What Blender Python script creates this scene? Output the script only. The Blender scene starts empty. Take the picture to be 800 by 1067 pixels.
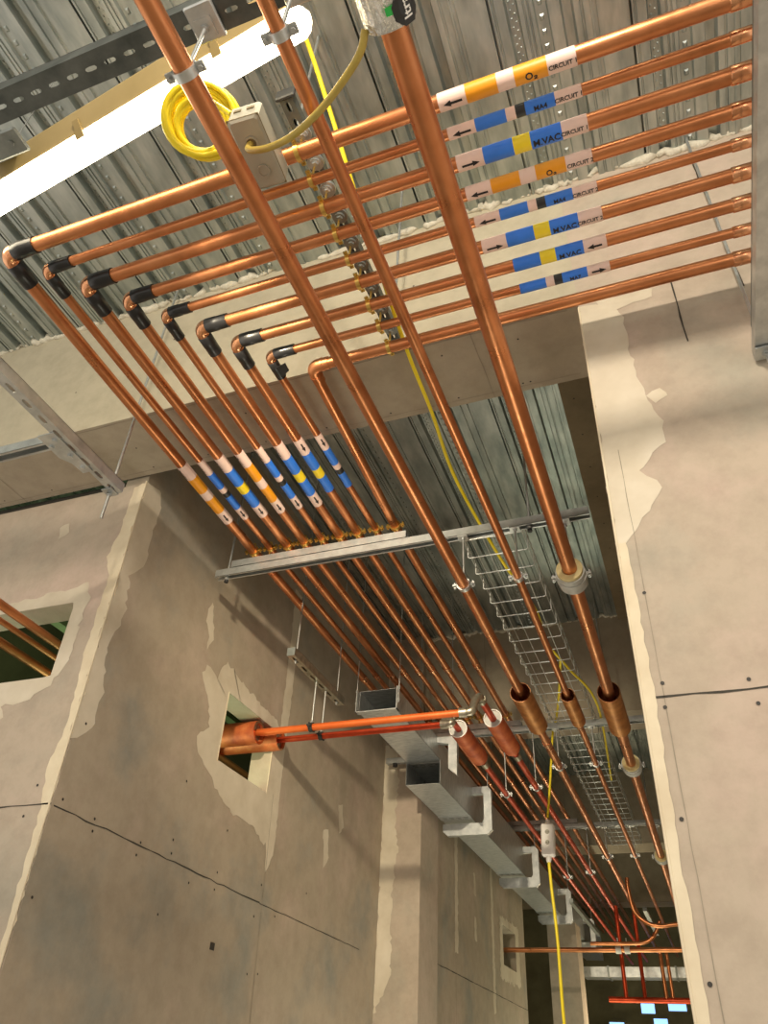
import bpy, bmesh, math, random
from mathutils import Vector, Matrix
random.seed(7)
S = bpy.context.scene
COL = S.collection
PI = math.pi
V = Vector

# ------------------------------------------------------------------ materials
def nt(name):
    m = bpy.data.materials.new(name); m.use_nodes = True
    t = m.node_tree; b = t.nodes['Principled BSDF']
    return m, t, b
def ramp(t, fac, stops):
    r = t.nodes.new('ShaderNodeValToRGB'); cr = r.color_ramp
    while len(cr.elements) > 1: cr.elements.remove(cr.elements[-1])
    cr.elements[0].position = stops[0][0]; cr.elements[0].color = (*stops[0][1], 1)
    for p, c in stops[1:]:
        e = cr.elements.new(p); e.color = (*c, 1)
    t.links.new(fac, r.inputs[0]); return r.outputs[0]
def noise(t, scale, detail=4, rough=.6, stretch=None):
    tc = t.nodes.new('ShaderNodeTexCoord'); src = tc.outputs['Object']
    if stretch:
        mp = t.nodes.new('ShaderNodeMapping'); mp.inputs['Scale'].default_value = stretch
        t.links.new(src, mp.inputs[0]); src = mp.outputs[0]
    n = t.nodes.new('ShaderNodeTexNoise'); n.inputs['Scale'].default_value = scale
    n.inputs['Detail'].default_value = detail; n.inputs['Roughness'].default_value = rough
    t.links.new(src, n.inputs['Vector']); return n.outputs['Fac']
def bump(t, b, fac, strength, dist=.01):
    n = t.nodes.new('ShaderNodeBump'); n.inputs['Strength'].default_value = strength
    n.inputs['Distance'].default_value = dist
    t.links.new(fac, n.inputs['Height']); t.links.new(n.outputs[0], b.inputs['Normal'])
def mat(name, stops, scale=6, rough=.5, metal=0, bstr=0, stretch=None, detail=4, rr=None):
    m, t, b = nt(name)
    f = noise(t, scale, detail, .6, stretch)
    t.links.new(ramp(t, f, stops), b.inputs['Base Color'])
    b.inputs['Roughness'].default_value = rough; b.inputs['Metallic'].default_value = metal
    if rr:
        f2 = noise(t, scale*2.3, 3)
        mr = t.nodes.new('ShaderNodeMapRange')
        mr.inputs[1].default_value = .3; mr.inputs[2].default_value = .7
        mr.inputs[3].default_value = rr[0]; mr.inputs[4].default_value = rr[1]
        t.links.new(f2, mr.inputs[0]); t.links.new(mr.outputs[0], b.inputs['Roughness'])
    if bstr: bump(t, b, noise(t, scale*6, 3), bstr)
    return m
def flat(name, c, rough=.6, metal=0, scale=30, var=.12):
    a = tuple(x*(1-var) for x in c); d = tuple(min(1, x*(1+var)) for x in c)
    return mat(name, [(.3, a), (.7, d)], scale, rough, metal)

MAT = {
 'copper': mat('copper', [(.25, (.42, .155, .062)), (.5, (.61, .24, .10)), (.8, (.72, .32, .15))], 5, .34, .93, .02, None, 5, (.26, .42)),
 'copper_dark': mat('aged_copper', [(.25, (.34, .12, .05)), (.5, (.52, .20, .08)), (.8, (.63, .27, .12))], 7, .4, .93, .03, None, 5, (.30, .48)),
 'copper_sleeve': mat('sleeve_copper', [(.3, (.36, .13, .03)), (.55, (.52, .22, .06)), (.8, (.66, .30, .10))], 14, .45, .75, .05),
 'copper_red': mat('red_tinted_copper', [(.3, (.46, .045, .015)), (.7, (.66, .09, .03))], 9, .4, .7, .02),
 'orange_pipe': mat('orange_pipe', [(.3, (.62, .11, .02)), (.7, (.74, .16, .03))], 6, .42, .35),
 'terracotta': mat('terracotta_sleeve', [(.3, (.32, .05, .015)), (.55, (.52, .115, .03)), (.75, (.64, .21, .07))], 11, .55, .3),
 'solder': mat('fitting_copper', [(.3, (.55, .22, .10)), (.7, (.88, .46, .25))], 18, .24, .95, .03),
 'tape': flat('black_tape', (.012, .012, .013), .33),
 'brass': mat('brass', [(.3, (.62, .40, .09)), (.7, (.85, .60, .19))], 20, .28, .95),
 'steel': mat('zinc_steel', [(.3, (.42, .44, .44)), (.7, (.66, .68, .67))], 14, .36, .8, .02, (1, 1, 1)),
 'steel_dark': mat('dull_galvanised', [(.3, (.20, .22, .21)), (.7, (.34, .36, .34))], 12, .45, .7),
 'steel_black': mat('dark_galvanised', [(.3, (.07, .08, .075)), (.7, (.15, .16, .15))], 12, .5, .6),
 'fitting': mat('tarnished_nickel', [(.3, (.30, .27, .20)), (.7, (.58, .54, .44))], 30, .35, .85),
 'duct': mat('galvanised_duct', [(.3, (.42, .45, .45)), (.5, (.56, .58, .58)), (.7, (.66, .68, .67))], 9, .42, .75, 0, (2, 6, 2)),
 'black': flat('black_rubber', (.02, .02, .02), .6),
 'cream': flat('cream_foam', (.72, .60, .30), .8),
 'grey_shell': flat('grey_shell', (.50, .50, .47), .5),
 'grey_box': flat('grey_plastic', (.36, .345, .27), .45, 0, 8, .06),
 'box_hole': flat('brown_knockout', (.16, .12, .05), .6),
 'olive': flat('olive_cable', (.42, .31, .06), .45),
 'yellow': flat('yellow_cable', (.90, .72, .02), .42, 0, 12, .06),
 'tan': mat('tan_housing', [(.3, (.33, .24, .085)), (.7, (.42, .31, .13))], 4, .5),
 'pink': flat('label_pink', (.86, .63, .55), .5, 0, 20, .05),
 'orange': flat('label_orange', (.88, .35, .01), .45, 0, 20, .05),
 'blue': flat('label_blue', (.035, .20, .78), .45, 0, 20, .07),
 'lyellow': flat('label_yellow', (.90, .68, .02), .45, 0, 20, .05),
 'lblack': flat('label_black', (.02, .02, .02), .45),
 'ink': flat('label_ink', (.015, .012, .012), .6),
 'white': flat('white_lining', (.82, .80, .76), .5, 0, 10, .04),
 'foil': mat('crumpled_foil', [(.3, (.55, .55, .52)), (.7, (.85, .85, .80))], 20, .25, .9, .5),
 'green': flat('green_print', (.03, .45, .08), .5),
 'seam': flat('board_seam', (.05, .045, .035), .9),
 'seam_soft': flat('soft_seam', (.30, .26, .20), .9),
 'screw': flat('screw_head', (.03, .025, .02), .6),
 'tray_wire': mat('zinc_wire', [(.3, (.60, .63, .61)), (.7, (.80, .82, .80))], 30, .4, .8),
 'wet': mat('joint_compound', [(.25, (.50, .43, .32)), (.5, (.60, .53, .41)), (.75, (.68, .61, .49))], 5, .8, 0, .08),
 'bead': mat('corner_bead_plaster', [(.25, (.60, .50, .35)), (.7, (.74, .65, .48))], 7, .8, 0, .05),
 'floor': mat('concrete_floor', [(.3, (.36, .33, .28)), (.7, (.48, .44, .38))], 3, .8),
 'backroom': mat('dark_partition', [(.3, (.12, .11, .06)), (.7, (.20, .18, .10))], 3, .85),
 'green_beam': flat('green_steel', (.16, .20, .10), .7),
 'sealant': mat('lumpy_sealant', [(.3, (.50, .46, .36)), (.7, (.74, .70, .58))], 24, .9, 0, .5),
}
def board(name, a, b_, c, scale=1.7):
    m, t, b = nt(name)
    f = noise(t, scale, 6, .62)
    col = ramp(t, f, [(.30, a), (.47, b_), (.52, b_), (.70, c)])
    f2 = noise(t, 11, 5, .7)
    mx = t.nodes.new('ShaderNodeMix'); mx.data_type = 'RGBA'; mx.blend_type = 'MULTIPLY'
    mx.inputs[0].default_value = 1.0
    t.links.new(col, mx.inputs[6])
    t.links.new(ramp(t, f2, [(.3, (.86, .85, .84)), (.6, (1, 1, 1))]), mx.inputs[7])
    t.links.new(mx.outputs[2], b.inputs['Base Color'])
    b.inputs['Roughness'].default_value = .82
    bump(t, b, noise(t, 40, 3), .05)
    return m
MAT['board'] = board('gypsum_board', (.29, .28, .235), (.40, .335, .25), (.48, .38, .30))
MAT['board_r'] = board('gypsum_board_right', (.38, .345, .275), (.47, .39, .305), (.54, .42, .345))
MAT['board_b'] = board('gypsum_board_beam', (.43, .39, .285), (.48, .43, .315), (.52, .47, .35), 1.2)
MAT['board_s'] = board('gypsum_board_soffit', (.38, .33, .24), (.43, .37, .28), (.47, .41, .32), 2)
MAT['strip'] = board('brown_board', (.20, .155, .09), (.24, .185, .11), (.28, .22, .13), 2)
# galvanised deck: metallic, streaked along the sheet
def deck_mat():
    m, t, b = nt('galvanised_deck')
    f = noise(t, 6, 3, .55, (3.0, .8, 1))
    t.links.new(ramp(t, f, [(.3, (.30, .34, .33)), (.5, (.42, .46, .44)), (.7, (.55, .58, .55))]), b.inputs['Base Color'])
    b.inputs['Metallic'].default_value = .82
    f2 = noise(t, 16, 3)
    mr = t.nodes.new('ShaderNodeMapRange'); mr.inputs[3].default_value = .28; mr.inputs[4].default_value = .5
    t.links.new(f2, mr.inputs[0]); t.links.new(mr.outputs[0], b.inputs['Roughness'])
    return m
MAT['deck'] = deck_mat()
def emit(name, c, s):
    m, t, b = nt(name)
    b.inputs['Base Color'].default_value = (*c, 1)
    b.inputs['Emission Color'].default_value = (*c, 1)
    b.inputs['Emission Strength'].default_value = s
    return m
MAT['lamp'] = emit('lit_diffuser', (1, .87, .62), 13)
MAT['daylit'] = emit('daylit_pane', (.30, .55, 1), 1.6)

# ------------------------------------------------------------------ mesh builder (world coordinates in, local mesh out)
class MB:
    def __init__(s): s.v = []; s.f = []; s.m = []; s.sm = []
    def add(s, vs, fs, mi=0, smooth=False):
        o = len(s.v); s.v += [V(p) for p in vs]
        for f in fs: s.f.append([i+o for i in f]); s.m.append(mi); s.sm.append(smooth)
        return s
    def box(s, a, b, mi=0):
        x0, y0, z0 = a; x1, y1, z1 = b
        vs = [(x0,y0,z0),(x1,y0,z0),(x1,y1,z0),(x0,y1,z0),(x0,y0,z1),(x1,y0,z1),(x1,y1,z1),(x0,y1,z1)]
        return s.add(vs, [(0,3,2,1),(4,5,6,7),(0,1,5,4),(1,2,6,5),(2,3,7,6),(3,0,4,7)], mi)
    def obox(s, c, U, W, N, l, w, h, mi=0, ch=0):
        """box centred on c with axes U,W,N (unit) and full sizes; ch = chamfer"""
        c = V(c); U = V(U); W = V(W); N = V(N)
        if ch <= 0:
            vs = [c+U*(a*l/2)+W*(b*w/2)+N*(d*h/2) for d in (-1,1) for a,b in ((-1,-1),(1,-1),(1,1),(-1,1))]
            return s.add(vs, [(0,3,2,1),(4,5,6,7),(0,1,5,4),(1,2,6,5),(2,3,7,6),(3,0,4,7)], mi)
        rings = []
        for d, ins in ((-h/2, ch), (-h/2+ch, 0), (h/2-ch, 0), (h/2, ch)):
            a, b = l/2-ins, w/2-ins; k = ch
            pts = [(-a+k,-b),(a-k,-b),(a,-b+k),(a,b-k),(a-k,b),(-a+k,b),(-a,b-k),(-a,-b+k)]
            rings.append([c+U*x+W*y+N*d for x, y in pts])
        vs = [p for r in rings for p in r]; fs = [list(range(7,-1,-1)), [24+i for i in range(8)]]
        for r in range(3):
            for i in range(8):
                j = (i+1) % 8; fs.append((r*8+i, r*8+j, r*8+8+j, r*8+8+i))
        return s.add(vs, fs, mi)
    def tube(s, pts, r, n=20, mi=0, caps=True):
        pts = [V(p) for p in pts]; k = len(pts)
        rs = r if isinstance(r, (list, tuple)) else [r]*k
        tan = []
        for i in range(k):
            a = pts[max(i-1,0)]; b = pts[min(i+1,k-1)]; tan.append((b-a).normalized())
        up = V((0,0,1)) if abs(tan[0].z) < .9 else V((1,0,0))
        nrm = (up - tan[0]*up.dot(tan[0])).normalized()
        vs = []
        for i in range(k):
            if i: nrm = (nrm - tan[i]*nrm.dot(tan[i])).normalized()
            bi = tan[i].cross(nrm)
            vs += [pts[i] + (nrm*math.cos(2*PI*j/n) + bi*math.sin(2*PI*j/n))*rs[i] for j in range(n)]
        fs = [(i*n+j, i*n+(j+1)%n, (i+1)*n+(j+1)%n, (i+1)*n+j) for i in range(k-1) for j in range(n)]
        s.add(vs, fs, mi, True)
        if caps: s.add(vs[:n], [list(range(n))[::-1]], mi); s.add(vs[-n:], [list(range(n))], mi)
        return s
    def hollow(s, p0, p1, ro, ri, n=32, mo=0, mi_in=0, mrim=0):
        p0 = V(p0); p1 = V(p1); t = (p1-p0).normalized()
        up = V((0,0,1)) if abs(t.z) < .9 else V((1,0,0))
        a = (up-t*up.dot(t)).normalized(); b = t.cross(a)
        R = lambda p, r: [p+(a*math.cos(2*PI*j/n)+b*math.sin(2*PI*j/n))*r for j in range(n)]
        q = lambda o1, o2: [(o1+j, o1+(j+1)%n, o2+(j+1)%n, o2+j) for j in range(n)]
        s.add(R(p0,ro)+R(p1,ro), q(0,n), mo, True)
        s.add(R(p0,ri)+R(p1,ri), [f[::-1] for f in q(0,n)], mi_in, True)
        s.add(R(p0,ri)+R(p0,ro), q(0,n), mrim); s.add(R(p1,ro)+R(p1,ri), q(0,n), mrim)
        return s
    def prism(s, poly, axis, a, b, mi=0):
        """poly: 2D points in the plane normal to axis (x: (y,z), y: (x,z), z: (x,y))"""
        f = {'x': lambda p, t: (t,p[0],p[1]), 'y': lambda p, t: (p[0],t,p[1]), 'z': lambda p, t: (p[0],p[1],t)}[axis]
        n = len(poly); vs = [f(p,a) for p in poly]+[f(p,b) for p in poly]
        return s.add(vs, [list(range(n))[::-1], list(range(n,2*n))]+[(i,(i+1)%n,n+(i+1)%n,n+i) for i in range(n)], mi)
    def build(s, name, mats, parent=None, fix=True):
        if isinstance(mats, str): mats = [mats]
        off = Vector(parent.get('_w', (0,0,0))) if parent else V((0,0,0))
        me = bpy.data.meshes.new(name)
        me.from_pydata([tuple(p-off) for p in s.v], [], s.f)
        for m in mats: me.materials.append(MAT[m])
        me.polygons.foreach_set('material_index', s.m)
        me.polygons.foreach_set('use_smooth', s.sm)
        if fix:
            bm = bmesh.new(); bm.from_mesh(me)
            bmesh.ops.recalc_face_normals(bm, faces=bm.faces); bm.to_mesh(me); bm.free()
        me.update()
        o = bpy.data.objects.new(name, me); COL.objects.link(o)
        if parent: o.parent = parent; o['_w'] = list(off)
        return o
def thing(name, loc, label, cat, group=None):
    o = bpy.data.objects.new(name, None); COL.objects.link(o); o.location = loc
    o.empty_display_size = .05
    o['label'] = label; o['category'] = cat; o['_w'] = list(loc)
    if group: o['group'] = group
    return o
def tag(o, label, cat, group=None):
    o['label'] = label; o['category'] = cat
    if group: o['group'] = group
    return o
def struct(o): o['kind'] = 'structure'; return o
X3, Y3, Z3 = V((1,0,0)), V((0,1,0)), V((0,0,1))

# ------------------------------------------------------------------ lettering wrapped round a pipe
_tc = {}
def text_flat(txt, size, bold=.0):
    key = (txt, size, bold)
    if key in _tc: return _tc[key]
    cu = bpy.data.curves.new('t', 'FONT'); cu.body = txt; cu.size = size; cu.offset = bold
    cu.align_x = 'CENTER'; cu.align_y = 'CENTER'; cu.resolution_u = 2
    o = bpy.data.objects.new('t', cu); COL.objects.link(o)
    dg = bpy.context.evaluated_depsgraph_get()
    me = o.evaluated_get(dg).to_mesh()
    bm = bmesh.new(); bm.from_mesh(me)
    o.evaluated_get(dg).to_mesh_clear()
    for k in range(-4, 5):
        bmesh.ops.bisect_plane(bm, geom=bm.verts[:]+bm.edges[:]+bm.faces[:], plane_co=(0,k*size*.11,0), plane_no=(0,1,0))
    vs = [tuple(v.co)[:2] for v in bm.verts]; bm.verts.index_update()
    fs = [[v.index for v in f.verts] for f in bm.faces]
    bm.free(); bpy.data.objects.remove(o); bpy.data.curves.remove(cu)
    _tc[key] = (vs, fs); return vs, fs
def wrap_text(mb, txt, axis, c, r, phi, size, mi=0, flip=False):
    vs, fs = text_flat(txt, size, size*.025)
    out = []
    for u, v in vs:
        if flip: u, v = -u, -v
        out.append(on_pipe(axis, c, r+.0006, u, phi+v/r))
    mb.add(out, fs, mi)
def on_pipe(axis, c, r, u, ph):
    if axis == 'x': return V((c[0]+u, c[1]-r*math.sin(ph), c[2]-r*math.cos(ph)))
    return V((c[0]+r*math.sin(ph), c[1]+u, c[2]-r*math.cos(ph)))
def wrap_arrow(mb, axis, c, r, phi, L, sgn, mi=0):
    h = .0032; H = .0085
    rr = r+.0006
    P = lambda u, v: on_pipe(axis, c, rr, u*sgn, phi+v/r)
    n = 4
    for (u0, u1, h0, h1) in ((-L/2, L/2-.02, h, h), (L/2-.02, L/2, H, .0004)):
        vs = []; fs = []
        for i in range(2):
            for j in range(n+1):
                u = (u0, u1)[i]; hh = (h0, h1)[i]; vs.append(P(u, -hh+2*hh*j/n))
        for j in range(n): fs.append((j, j+1, n+1+j+1, n+1+j))
        mb.add(vs, fs, mi)

# ------------------------------------------------------------------ strut channel with slotted back
def channel(mb, p0, U, N, L, w=.041, h=.041, slots=True, mi=0, md=0, pitch=.05):
    """p0: centre of the back at the start; U: along; N: outward normal of the back; open side faces -N"""
    p0 = V(p0); U = V(U).normalized(); N = V(N).normalized(); W = U.cross(N); t = .0025
    def bx(u0, u1, a0, a1, n0, n1, m=mi):
        mb.obox(p0+U*((u0+u1)/2)+W*((a0+a1)/2)+N*((n0+n1)/2), U, W, N, abs(u1-u0), abs(a1-a0), abs(n1-n0), m)
    bx(0, L, -w/2, -w/2+t, -h, 0); bx(0, L, w/2-t, w/2, -h, 0)
    bx(0, L, -w/2, -w/2+.009, -h, -h+t); bx(0, L, w/2-.009, w/2, -h, -h+t)
    if not slots: bx(0, L, -w/2+t, w/2-t, -t, 0); return
    n = max(1, int(L/pitch)); pt = L/n; sl, sw = pt*.30, w*(.17 if w < .06 else .08)
    for k in range(n):
        c = (k+.5)*pt
        outer = [(-pt/2,-w/2+t),(0,-w/2+t),(pt/2,-w/2+t),(pt/2,0),(pt/2,w/2-t),(0,w/2-t),(-pt/2,w/2-t),(-pt/2,0)]
        inner = [(-sl*.8,-sw*.8),(0,-sw),(sl*.8,-sw*.8),(sl,0),(sl*.8,sw*.8),(0,sw),(-sl*.8,sw*.8),(-sl,0)]
        for d in (0, -t):
            vs = [p0+U*(c+a)+W*b+N*d for a, b in outer+inner]
            mb.add(vs, [(i,(i+1)%8,8+(i+1)%8,8+i) for i in range(8)], mi)
        vs = [p0+U*(c+a)+W*b+N*d for d in (0,-t) for a, b in inner]
        mb.add(vs, [(i,(i+1)%8,8+(i+1)%8,8+i) for i in range(8)], mi)
def hexnut(mb, c, axis, r=.009, h=.008, mi=0):
    c = V(c); a = V(axis).normalized()
    mb.tube([c-a*h/2, c+a*h/2], r, 6, mi)
    for i in range(len(mb.sm)-8, len(mb.sm)): mb.sm[i] = False
def rod_mesh(mb, a, b, r=.005, mi=0): mb.tube([a, b], r, 10, mi)

# ================================================================== SETTING
ZD = 4.71     # underside of the deck
ZB = 3.92     # underside of the boxed beam
YB0, YB1 = 1.871, 2.235
XL = -2.16

def ragged(pts, amp=.012, sub=5, seed=1):
    rnd = random.Random(seed); out = []
    n = len(pts)
    for i in range(n):
        a = pts[i]; b = pts[(i+1)%n]
        L = math.hypot(b[0]-a[0], b[1]-a[1]); k = max(2, int(L/.025))
        for j in range(k):
            t = j/k
            out.append((a[0]+(b[0]-a[0])*t+rnd.uniform(-amp,amp), a[1]+(b[1]-a[1])*t+rnd.uniform(-amp,amp)))
    return out
def patch(mb, axis, plane, pts, mi, off=.0015, amp=.010, seed=1, hole=None):
    """thin raised smear of compound on a wall; plane = coordinate, off = signed thickness"""
    r = ragged(pts, amp, seed=seed)
    bm = bmesh.new()
    f3 = (lambda p: (plane+off, p[0], p[1])) if axis == 'x' else (lambda p: (p[0], plane+off, p[1]))
    if hole is None:
        vs = [f3(p) for p in r]
        from mathutils.geometry import tessellate_polygon
        tris = tessellate_polygon([[V(v) for v in vs]])
        mb.add(vs, [list(t) for t in tris], mi)
    else:
        h = hole
        # ring between ragged outer loop and the rectangular opening
        cx = sum(p[0] for p in h)/len(h); cz = sum(p[1] for p in h)/len(h)
        inner = []
        for p in r:
            d = (p[0]-cx, p[1]-cz); x0 = min(q[0] for q in h); x1 = max(q[0] for q in h)
            z0 = min(q[1] for q in h); z1 = max(q[1] for q in h)
            s_ = 1e9
            if d[0] > 0: s_ = min(s_, (x1-cx)/d[0])
            if d[0] < 0: s_ = min(s_, (x0-cx)/d[0])
            if d[1] > 0: s_ = min(s_, (z1-cz)/d[1])
            if d[1] < 0: s_ = min(s_, (z0-cz)/d[1])
            s_ = min(s_, 1)
            inner.append((cx+d[0]*s_, cz+d[1]*s_))
        n = len(r)
        mb.add([f3(p) for p in r]+[f3(p) for p in inner], [(i,(i+1)%n,n+(i+1)%n,n+i) for i in range(n)], mi)
def seam(mb, axis, plane, a, b, w, mi, off=.0012, wob=.003, seed=3):
    """thin dark joint line on a wall between two (u,z) points"""
    rnd = random.Random(seed); n = max(2, int(math.hypot(b[0]-a[0], b[1]-a[1])/.06))
    d = V((b[0]-a[0], b[1]-a[1])).normalized(); q = V((-d.y, d.x))
    f3 = (lambda u, v: (plane+off, u, v)) if axis == 'x' else ((lambda u, v: (u, plane+off, v)) if axis == 'y' else (lambda u, v: (u, v, plane+off)))
    vs = []
    for i in range(n+1):
        t = i/n; c = V((a[0]+(b[0]-a[0])*t, a[1]+(b[1]-a[1])*t)) + q*rnd.uniform(-wob, wob)*.5
        ww = w*rnd.uniform(.5, 1.2)/2
        vs += [f3(*(c+q*ww)), f3(*(c-q*ww))]
    mb.add(vs, [(2*i, 2*i+1, 2*i+3, 2*i+2) for i in range(n)], mi)
def dots(mb, axis, plane, pts, r, mi, off=.0014):
    for u, v in pts:
        if axis == 'x': ring = [(plane+off, u+r*math.cos(k*PI/5), v+r*math.sin(k*PI/5)) for k in range(10)]
        elif axis == 'y': ring = [(u+r*math.cos(k*PI/5), plane+off, v+r*math.sin(k*PI/5)) for k in range(10)]
        else: ring = [(u+r*math.cos(k*PI/5), v+r*math.sin(k*PI/5), plane+off) for k in range(10)]
        mb.add(ring, [list(range(10))], mi)

# floor
m = MB(); m.box((-4.8,-4.5,-.1),(3.4,16,0)); struct(m.build('floor', 'floor'))

# ribbed metal deck ceiling
def deck(name, y0, y1, emb):
    m = MB(); per = .474; prof = []
    x0 = -.18-per*9
    n = int((3.3-x0)/per)
    one = [(0,0),(.001,.045),(.008,.045),(.009,0),(.016,0),(.019,.005),(.023,.005),(.026,0),(.058,0),(.066,.034),(.098,.034),(.105,0),
           (.120,0),(.122,.006),(.126,.006),(.128,0),(.136,0),(.138,.006),(.142,.006),(.144,0),(.156,0),(.161,.016),(.200,.016),(.205,0),
           (.246,0),(.254,.034),(.284,.034),(.291,0),(.312,0),(.315,.006),(.320,.006),(.323,0),(.345,0),(.347,-.006),(.353,-.006),(.355,.004),(.366,.004),(.368,0),(.4735,0)]
    for k in range(n):
        prof += [(x0+k*per+u, ZD+h) for u, h in one]
    vs = [(x,y,z) for x, z in prof for y in (y0,y1)]
    m.add(vs, [(2*i,2*i+1,2*i+3,2*i+2) for i in range(len(prof)-1)], 0)
    if emb:
        for k in range(n):
            b = x0+k*per
            if not -3.2 < b < 1.3: continue
            for u, zh, st, pat in ((.082,.034,.030,((-.007,0,.003,.004),(.007,.015,.003,.004))), (.180,.016,.052,((0,0,.008,.011),))):
                y = y0+.02
                while y < y1-.03:
                    for dx, dy, sx, sy in pat:
                        cx, cy = b+u+dx, y+dy; zb = ZD+zh
                        m.add([(cx-sx,cy-sy,zb),(cx+sx,cy-sy,zb),(cx+sx,cy+sy,zb),(cx-sx,cy+sy,zb),
                               (cx-sx*.5,cy-sy*.5,zb-.005),(cx+sx*.5,cy-sy*.5,zb-.005),(cx+sx*.5,cy+sy*.5,zb-.005),(cx-sx*.5,cy+sy*.5,zb-.005)],
                              [(0,1,5,4),(1,2,6,5),(2,3,7,6),(3,0,4,7),(4,5,6,7)], 0)
                    y += st
    return struct(m.build(name, 'deck', fix=False))
deck('ceiling', -1.2, YB0, True)
deck('ceiling', YB1, 5.62, True)
deck('ceiling', 6.0, 14.5, False)
m = MB(); m.box((-4.8,-1.2,ZD+.06),(3.4,14.5,ZD+.2)); struct(m.build('ceiling_blocker', 'green_beam'))  # unseen sheet over the deck, placed to block light

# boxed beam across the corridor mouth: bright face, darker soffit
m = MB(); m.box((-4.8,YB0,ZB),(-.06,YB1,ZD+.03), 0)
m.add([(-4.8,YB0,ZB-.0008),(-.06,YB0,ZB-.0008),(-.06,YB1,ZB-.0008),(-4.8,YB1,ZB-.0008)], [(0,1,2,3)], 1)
seam(m, 'z', ZB, (-.468,YB0), (-.455,YB1), .004, 2, -.002)
seam(m, 'z', ZB, (-2.9,YB0), (-2.89,YB1), .004, 2, -.002)
seam(m, 'z', ZB, (-4.6,YB0+.012), (-.1,YB0+.012), .005, 2, -.002, .006)
seam(m, 'z', ZB, (-4.6,YB1-.03), (-.1,YB1-.03), .003, 2, -.002, .003)
dots(m, 'z', ZB, [(-4.2+i*.3, 2.19) for i in range(14)]+[(-.6,1.95),(-.3,1.96),(-.33,2.19),(-1.5,2.0),(-2.1,2.05)], .004, 3, -.002)
dots(m, 'y', YB0, [(-2.4,4.2),(-1.9,4.4),(-1.3,4.1),(-.7,4.3)], .004, 3, -.0014)
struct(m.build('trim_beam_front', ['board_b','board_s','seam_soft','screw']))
# far beam and the ones beyond it
for i, (a, b, nm) in enumerate([(5.62,6.0,'trim_beam_middle'), (9.3,9.7,'trim_beam_far'), (12.4,12.8,'trim_beam_rear')]):
    m = MB(); m.box((-4.8,a,ZB),(-.06,b,ZD+.03), 0)
    for x in (-1.35, -.42): seam(m, 'y', a, (x,ZB), (x,ZD), .005, 1, -.002)
    struct(m.build(nm, ['board_s','seam_soft','screw']))
# lumpy sealant where the deck meets the beams
def sealant(y, x0, x1, seed, sg=-1):
    rnd = random.Random(seed); m = MB(); x = x0
    while x < x1:
        L = rnd.uniform(.03,.20); r = rnd.uniform(.005,.024)
        n = 6; pts = []; rs = []
        for k in range(n):
            pts.append((x+L*k/(n-1), y+sg*rnd.uniform(0,.008), ZD+rnd.uniform(-.012,.016)+ (.02 if rnd.random() < .3 else 0)))
            rs.append(r*(.3 if k in (0,n-1) else rnd.uniform(.7,1.15)))
        m.tube(pts, rs, 9, 0); x += L*.8
    return struct(m.build('trim_sealant', 'sealant'))
sealant(YB0, -3.6, .9, 3); sealant(5.62, -2.1, -.1, 5)
# brown board strip beside the corridor deck
m = MB(); m.box((-.265,YB1,ZD-.035),(-.06,5.62,ZD-.005))
dots(m, 'z', ZD-.035, [(-.2,2.5+i*.3) for i in range(10)], .005, 1, -.001)
struct(m.build('trim_strip', ['strip','screw']))

# right wall: face towards the camera plus the corridor side behind it
m = MB(); m.box((-.06,YB0,0),(3.3,2.0,ZD+.03), 0)
m.box((-.06,2.0,0),(.06,12.4,ZD+.03), 0)
JZ = 2.40
seam(m, 'y', YB0, (-.06,JZ), (3.3,JZ-.02), .006, 1, -.0016, .004)
seam(m, 'y', YB0, (.455,4.65), (.472,3.80), .006, 1, -.0016)
seam(m, 'y', YB0, (.262,3.91), (.26,3.60), .006, 1, -.0016)
seam(m, 'y', YB0, (-.012,3.2), (-.005,0), .0022, 2, -.0016, .002)
dots(m, 'y', YB0, [(-.012,2.692),(-.008,2.434),(.185,2.422),(-.012,2.372),(.192,2.361),(-.02,2.113),(-.022,1.801),(-.015,1.5)], .005, 3, -.002)
patch(m, 'y', YB0, [(-.06,3.9),(.05,3.88),(.085,3.79),(.08,3.65),(.088,3.46),(.13,3.28),(.12,3.20),(.04,3.10),(.09,3.03),(.055,2.97),(-.02,2.87),(-.06,2.84)], 4, -.0012, .006, 5)
patch(m, 'y', YB0, [(-.06,2.86),(-.034,2.86),(-.030,2.4),(-.036,2.0),(-.030,1.5),(-.036,1.0),(-.034,.2),(-.06,.2)], 5, -.0018, .003, 6)
patch(m, 'y', YB0, [(.10,3.40),(.15,3.42),(.16,3.38),(.12,3.36)], 4, -.0013, .006, 9)
patch(m, 'y', YB0, [(.0,3.91),(.20,3.91),(.19,3.86),(.10,3.85),(.02,3.83)], 4, -.0014, .006, 19)
m.tube([(-.060,YB0-.001,3.9),(-.061,YB0-.001,2.9),(-.060,YB0-.001,1.6),(-.060,YB0-.001,.1)], .0035, 8, 5)
struct(m.build('wall_right', ['board_r','seam','seam_soft','screw','wet','bead']))

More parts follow.
